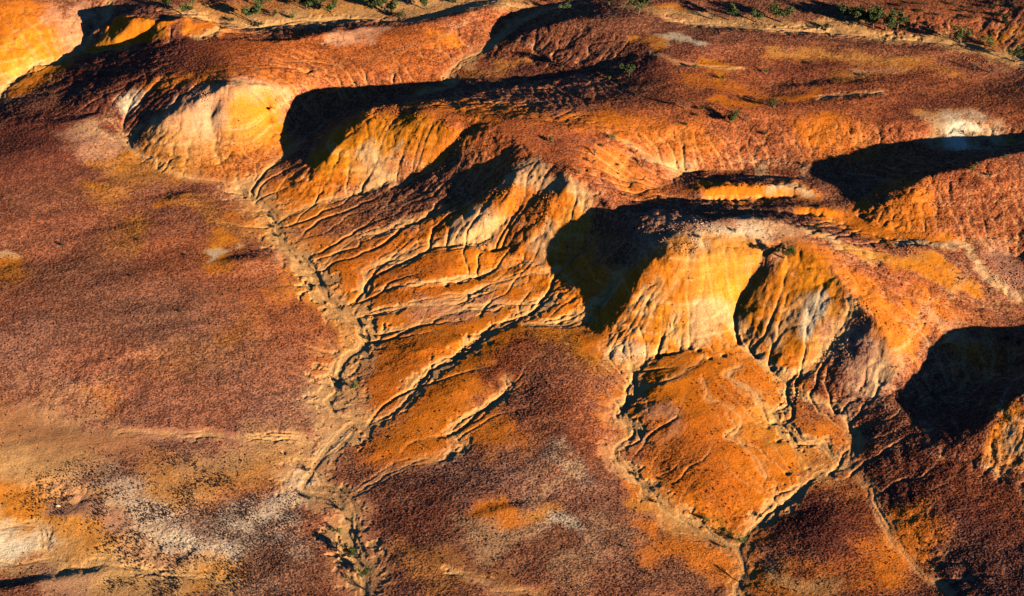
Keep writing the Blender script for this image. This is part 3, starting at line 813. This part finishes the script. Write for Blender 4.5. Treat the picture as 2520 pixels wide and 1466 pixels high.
PLANTS = """
407 12 34 t|dark green tree beside the pale creek flat, leftmost at the top edge
464 34 34 t|spreading green tree just above the small yellow saddle at top left
567 50 18 s|low dark shrub on tan flat between the yellow saddle and the tree line
624 46 46 t|big dark tree casting a long shadow on the tan creek flat
554 68 12 s|tiny dark shrub above the shaded bank at top left
643 12 30 t|green tree at the top edge behind the big dark tree
673 38 20 s|round olive shrub right of the big dark tree on the creek flat
637 62 22 s|dark shrub at the rim of the shaded creek bank
717 42 18 b|grey green bush on the creek bank left of the dense tree clump
752 16 40 t|left tree of the dense dark clump at the top edge
785 14 46 t|middle and largest tree of the dense dark clump at the top
815 24 34 t|right tree of the dense dark clump above the creek flat
917 14 40 t|tall dark tree at the top edge right of the dense clump
942 20 34 t|green tree in the middle of the row of three by the creek
965 26 36 t|dark green tree third in the row beside the creek
985 38 26 s|low dark shrub at the right foot of the row of three trees
1047 16 30 t|lone olive tree on the tan flat above the narrow shadow line
1114 4 20 s|small shrub cut by the top edge over the narrow shadow line
1387 20 22 b|grey green bush on the lip of the shaded scoop near top centre
1500 8 20 t|small tree at the top edge over the yellow strip
1570 28 42 t|dense dark green tree beside the yellow strip at top centre
1754 42 26 d|leafless grey shrub on the tan flat left of the pale green tree
1794 42 34 t|tree with open pale green crown on the tan flat
1860 48 30 t|olive tree standing in a long shadow on the tan flat
1923 44 48 t|broad pale green tree at the left end of the creek thicket
2033 68 24 s|small yellow green shrub on the near creek bank by the thicket
2085 44 40 t|dark tree at the left edge of the big thicket
2115 52 46 t|tall dark tree in the big thicket, second from its left
2150 60 44 t|dark green tree in the middle of the big thicket
2180 64 48 t|wide dark tree in the big thicket, second from its right
2206 68 34 t|rightmost tree of the big thicket beside the pale gully
2225 72 18 s|low shrub touching the right end of the big thicket
2290 82 18 d|bare grey shrub in the pale gully right of the thicket
2365 98 38 t|grey green tree on the bank between thicket and right edge
2437 110 28 b|rounded grey bush right of the grey green creek bank tree
2490 142 30 t|dark tree by the creek near the right edge
1547 182 30 t|lone grey green tree on the rim of the dark shaded hollow
1497 194 10 b|tiny bright green bush inside the dark shaded hollow
1383 166 9 b|tiny green bush at the top of the dark shaded hollow
1360 346 20 b|round green bush on the red plateau with a long shadow
1507 341 16 b|light green bush on the pale gully rim of the red plateau
1483 359 11 b|small green bush just below the gully rim bush
1463 379 20 d|grey leafless shrub on the red plateau, upper of two
1460 399 20 d|grey leafless shrub on the red plateau, lower of two
1423 425 12 b|small grey green bush near the lower rim of the red plateau
1580 406 24 d|sprawling bare shrub left of the pale wash on the red plateau
1563 376 16 d|small bare shrub between two shadows on the red plateau
1520 406 9 s|tiny dark shrub in the middle of the red plateau slope
1523 428 8 s|tiny shrub just above the lower end of the red plateau
1537 480 11 s|small dark shrub beside the curved shadow tip
1684 262 26 d|wide grey shrub on the broad red dome, upper left
1724 267 14 s|small green shrub right of the wide grey shrub on the dome
1714 282 12 s|small dark shrub under the wide grey shrub on the dome
1687 305 12 s|small dark shrub on the left flank of the broad red dome
1800 298 30 t|green bushy tree in the middle of the broad red dome
1780 290 18 s|dark shrub at the left side of the bushy dome tree
1837 296 20 d|grey twiggy shrub right of the bushy dome tree
1780 193 14 s|low shrub beside the small orange scald
1710 164 16 b|olive bush at the left end of the small orange scald
1882 331 11 s|small dark shrub on the dome right of the twiggy shrub
1880 178 12 b|small olive bush on the flat above the long thin scarp
1903 258 28 s|dark shrub clump at the left end of the thin scarp
2437 175 22 d|grey shrub on the red slope near the right edge
2397 170 18 d|fallen bare tree on the red slope near the right edge
2053 390 11 s|small dark shrub above the start of the long shaded cliff
1978 404 11 s|small dark shrub left of the long shaded cliff
2434 431 11 s|small dark shrub on the red mesa above its orange patch
2400 406 10 b|small green bush at the top corner of the red mesa
2389 418 12 b|small pale bush just under the mesa corner bush
2470 385 10 b|small olive bush on the mesa top near the right edge
2390 334 22 d|bare grey tree on the cream gully slope
2124 184 12 s|small dark shrub on the slope left of the pale trickle
1993 156 11 s|tiny dark shrub on the purple patch near top right
157 605 11 s|small dark shrub on the left plain level with the yellow scald
340 590 9 s|tiny shrub at the right side of the yellow speckled patch
457 628 8 s|tiny shrub left of the bright yellow scald
322 679 8 s|tiny shrub below the yellow speckled patch on the plain
444 766 9 s|tiny dark shrub in the middle of the left plain
667 533 11 s|small dark shrub in the main creek bed, topmost of four
673 558 12 s|small dark shrub in the main creek bed, second of four
685 582 11 s|small dark shrub in the main creek bed, third of four
775 703 12 s|small dark shrub in the main creek bed, lowest of four
900 833 14 s|dark shrub at the creek bend beside the pale fan
870 952 18 b|lone green bush at the creek elbow with a long shadow
1930 628 34 t|dark green tree at the head of the narrow shaded ravine
1990 562 16 s|left dark shrub on the pale crest right of the ravine
2012 560 16 s|right dark shrub on the pale crest right of the ravine
2367 688 9 s|tiny dark shrub on the orange slope under the pale ridge
2477 831 14 s|dark shrub by the right edge above the shaded basin, upper
2506 845 14 s|dark shrub by the right edge above the shaded basin, lower
1810 571 12 b|small olive bush on the pale mountain top
1717 583 12 s|small dark shrub on the mountain shoulder
830 1306 20 b|yellow green bush in the lower creek bed
827 1350 26 d|grey leafless tree in the lower creek bed
857 1364 34 t|largest grey green tree in the lower creek bed
893 1414 28 t|olive tree with a long dark shadow in the lower creek bed
850 1420 14 s|small dark shrub left of the olive creek bed tree
915 1454 24 d|bare grey shrub near the bottom edge in the creek bed
843 1253 16 s|low dark shrub in a sandy pool of the lower creek
763 1225 16 s|low dark shrub at the sharp left bend of the lower creek
757 1158 14 s|dark shrub where the lower creek narrows
863 1280 9 s|tiny dark shrub between the sandy pool and the yellow green bush
1743 1280 17 b|green bush above the stream junction, upper of two
1823 1330 22 b|green bush right at the stream junction
1781 1346 14 b|small green bush just left of the stream junction
1833 1434 28 d|grey twiggy tree beside the bottom stream
1613 1235 11 s|small dark shrub on the orange fan by the right stream
1635 1183 8 s|tiny dark shrub on the rust coloured flat
1561 1168 12 s|narrow dark shrub in a cut of the right stream
1870 1270 12 s|dark shrub on the stream bank above the junction
1536 1347 10 s|small dark shrub on the speckled plain left of the junction
2271 10 9 s|one of the tiny dark shrubs dotted over the red slope in the far right corner
2246 8 9 s|one of the tiny dark shrubs dotted over the red slope in the far right corner
2475 54 12 s|one of the tiny dark shrubs dotted over the red slope in the far right corner
2267 26 9 s|one of the tiny dark shrubs dotted over the red slope in the far right corner
2252 10 8 s|one of the tiny dark shrubs dotted over the red slope in the far right corner
2478 56 12 s|one of the tiny dark shrubs dotted over the red slope in the far right corner
2440 17 9 s|one of the tiny dark shrubs dotted over the red slope in the far right corner
2388 43 12 s|one of the tiny dark shrubs dotted over the red slope in the far right corner
2464 11 11 s|one of the tiny dark shrubs dotted over the red slope in the far right corner
2402 32 8 s|one of the tiny dark shrubs dotted over the red slope in the far right corner
2342 10 13 s|one of the tiny dark shrubs dotted over the red slope in the far right corner
2460 38 9 s|one of the tiny dark shrubs dotted over the red slope in the far right corner
2473 40 12 s|one of the tiny dark shrubs dotted over the red slope in the far right corner
2454 35 9 s|one of the tiny dark shrubs dotted over the red slope in the far right corner
2380 27 8 s|one of the tiny dark shrubs dotted over the red slope in the far right corner
2292 38 7 s|one of the tiny dark shrubs dotted over the red slope in the far right corner
2214 25 9 s|one of the tiny dark shrubs dotted over the red slope in the far right corner
2360 28 9 s|one of the tiny dark shrubs dotted over the red slope in the far right corner
2499 18 9 s|one of the tiny dark shrubs dotted over the red slope in the far right corner
2261 29 9 s|one of the tiny dark shrubs dotted over the red slope in the far right corner
2307 37 9 s|one of the tiny dark shrubs dotted over the red slope in the far right corner
2368 49 8 s|one of the tiny dark shrubs dotted over the red slope in the far right corner
2218 13 12 s|one of the tiny dark shrubs dotted over the red slope in the far right corner
2385 18 9 s|one of the tiny dark shrubs dotted over the red slope in the far right corner
1613 1418 14 d|small dead shrub on the speckled plain near the bottom edge
"""
KIND = {'t': ('tree', 'tree', 'trees scattered over the desert'), 's': ('dark_shrub', 'shrub', 'dark shrubs scattered over the desert'),
        'b': ('round_bush', 'bush', 'green bushes scattered over the desert'), 'd': ('bare_shrub', 'shrub', 'bare grey shrubs scattered over the desert')}
pr = np.random.default_rng(5)
for i, l in enumerate(PLANTS.strip().splitlines()):
    pos, label = l.split("|"); px_, py_, w_, kd = pos.split()
    x, y, z = hit(float(px_), float(py_)+float(w_)*.22)
    w = float(w_)*math.hypot(math.hypot(x, y), CAM_H-z)/FD*1.35
    nm, cat, grp = KIND[kd]
    root = bpy.data.objects.new(nm, None); scene.collection.objects.link(root)
    root.empty_display_size = .5
    root.location = (x, y, height_at(x, y)-.05); root.rotation_euler = (0, 0, pr.uniform(0, 6.28))
    root.scale = (w, w, w*pr.uniform(.85, 1.1))
    root["label"] = label; root["category"] = cat; root["group"] = grp
    wood, crown = PROTO[kd][int(pr.integers(0, 4))]
    for me, pn in ((wood, "trunk" if kd == 't' else "branches"), (crown, "crown")):
        if pn == "crown" and kd == 'd': continue
        o = bpy.data.objects.new(pn, me); scene.collection.objects.link(o); o.parent = root

# ------------------------------------------------------------------ gibber: loose stones lying on the ground
def rock_shape(r, n=7):
    """a low lump: top vertex, ring, skirt"""
    a = np.arange(n)*2*math.pi/n
    ring = np.stack([np.cos(a)*.75, np.sin(a)*.75, np.full(n, .55)], 1); low = np.stack([np.cos(a), np.sin(a), np.full(n, -.25)], 1)
    V = np.vstack([ring*(1+r.normal(0, .16, (n, 1))), low*(1+r.normal(0, .14, (n, 1))), [[r.normal(0, .15), r.normal(0, .15), .85]]])
    F = []
    for i in range(n):
        j = (i+1) % n; F += [(n+i, n+j, i), (n+j, j, i), (i, j, 2*n)]
    return V, np.array(F)
sr = np.random.default_rng(9)
shapes = [rock_shape(sr, 5) for _ in range(12)]
def scatter(n_try, dens_fn, smin, smax):
    a_ = sr.uniform(math.radians(26.6), math.radians(50.2), n_try); yy = CAM_H/np.tan(a_)
    # even density on the ground: thin the far-oversampled rows
    hw = np.sqrt(yy**2+CAM_H**2)*.35; xx = sr.uniform(-1, 1, n_try)*hw
    wgt = hw*(CAM_H/np.sin(a_)**2); keep = sr.random(n_try) < wgt/wgt.max(); xx = xx[keep]; yy = yy[keep]
    keep = sr.random(len(xx)) < dens_fn(xx, yy); xx = xx[keep]; yy = yy[keep]
    s = smin+(smax-smin)*sr.random(len(xx))**2.5
    return xx, yy, s
def stone_mesh(name, xx, yy, s, col):
    zz = bil(hf, xx, yy); Vs = []; Fs = []; Cs = []; off = 0
    for k in range(12):
        m = np.arange(len(xx)) % 12 == k; V, F = shapes[k]; n = int(m.sum())
        if not n: continue
        th = sr.uniform(0, 6.28, n); c, si = np.cos(th), np.sin(th); ax = s[m]*sr.uniform(.8, 1.2, n); ay = s[m]*sr.uniform(.7, 1.1, n); az = s[m]*sr.uniform(.75, 1.25, n)
        vx = V[None, :, 0]*ax[:, None]; vy = V[None, :, 1]*ay[:, None]; vz = V[None, :, 2]*az[:, None]
        P = np.stack([xx[m][:, None]+vx*c[:, None]-vy*si[:, None], yy[m][:, None]+vx*si[:, None]+vy*c[:, None], zz[m][:, None]+vz+.03], -1)
        Vs.append(P.reshape(-1, 3)); Fs.append((F[None]+(np.arange(n)*len(V))[:, None, None]+off).reshape(-1, 3)); off += n*len(V)
        Cs.append(np.repeat(col[m], len(V), 0))
    me = make_mesh(name, np.vstack(Vs).astype(np.float32), np.vstack(Fs).astype(np.int32), 3, False)
    set_colour(me, np.vstack(Cs)); return me
def dens_all(x, y):
    d = bil(stones, x, y); return np.clip(d, 0, 1)*np.clip(.55+.6*fbm(x/5, y/5, 88, 3), .05, 1)
xx, yy, s = scatter(620000, dens_all, .13, .36)
soil = np.stack([bil(base[..., i], xx, yy) for i in range(3)], -1)
col = soil*.28*sr.uniform(.6, 1.5, (len(xx), 1))+np.array((.05, .012, .010))
gm = stone_mesh("gibber_stones", xx, yy, s, col); gm.materials.append(ground_me.materials[0])
go = bpy.data.objects.new("gibber_stones", gm); scene.collection.objects.link(go)
go["kind"] = "stuff"; go["label"] = "dark varnished gibber stones strewn over the red plains"; go["category"] = "stones"
# broken caprock: angular rubble on the ridge shoulders
RB = [(hit(*p), R) for p, R in (((1590, 590), 9), ((1560, 630), 9), ((1640, 580), 10), ((1690, 590), 9), ((1530, 650), 6), ((940, 270), 7), ((980, 262), 8), ((1340, 520), 6), ((1330, 560), 6), ((1240, 470), 6), ((1020, 300), 8), ((1130, 310), 8), ((2140, 770), 8), ((2060, 870), 6), ((1950, 970), 7), ((1900, 930), 6), ((500, 240), 6), ((1720, 560), 9), ((2240, 620), 7), ((2480, 680), 9), ((2400, 150), 8))]
def dens_rub(x, y):
    d = 0
    for c, R in RB: d = np.maximum(d, 1-sm(R*.3, R, np.hypot(x-c[0], y-c[1])+3*fbm(x/4, y/4, 99, 2)))
    return d*np.clip(.45+1.2*fbm(x/3, y/3, 98, 2), .05, 1)*.7
xx, yy, s = scatter(2200000, dens_rub, .12, .42)
soil = np.stack([bil(base[..., i], xx, yy) for i in range(3)], -1)
gm = stone_mesh("rubble", xx, yy, s, soil*sr.uniform(.55, 1.15, (len(xx), 1))); gm.materials.append(ground_me.materials[0])
go = bpy.data.objects.new("rubble", gm); scene.collection.objects.link(go)
go["kind"] = "stuff"; go["label"] = "angular caprock rubble on the ridge shoulders"; go["category"] = "rubble"
# larger dark clods and saltbush tufts on the pale lower left flats
CL = [hit(*p) for p in ((180, 1220), (300, 1215), (420, 1290), (560, 1370), (640, 1300), (420, 1200), (700, 1420), (620, 1440), (300, 1440), (430, 1440))]
CR = [22, 26, 32, 30, 26, 30, 16, 18, 8, 12]
def dens_big(x, y):
    d = 0
    for c, R in zip(CL, CR): d = np.maximum(d, 1-sm(R*.35, R, np.hypot(x-c[0], (y-c[1])*1.3)+4*fbm(x/8, y/8, 90, 2)))
    return d*np.clip(.35+1.5*fbm(x/7, y/7, 92, 4), .02, 1)*.85
xx, yy, s = scatter(2600000, dens_big, .12, .30)
col = np.array((.045, .024, .020))*sr.uniform(.6, 1.6, (len(xx), 1))
gm = stone_mesh("dark_clods", xx, yy, s, col); gm.materials.append(ground_me.materials[0])
go = bpy.data.objects.new("dark_clods", gm); scene.collection.objects.link(go)
go["kind"] = "stuff"; go["label"] = "dark tufts and clods dotted over the pale lower left flats"; go["category"] = "clods"
print("stones", len(xx), round(time.time()-T0, 1))

# ------------------------------------------------------------------ one pale boulder standing alone
x, y, z = hit(142, 1246); V, F = rock_shape(np.random.default_rng(3), 9)
bm_ = make_mesh("boulder", (V*np.array([.75, .6, .8])).astype(np.float32), F.astype(np.int32), 3, False)
bm_.materials.append(mat_plain("boulder_rock", (.62, .36, .22), .2))
bo = bpy.data.objects.new("boulder", bm_); scene.collection.objects.link(bo); bo.location = (x, y, height_at(x, y))
bo["label"] = "single pale boulder beside the dark hollow at lower left"; bo["category"] = "boulder"
print("done", round(time.time()-T0, 1))
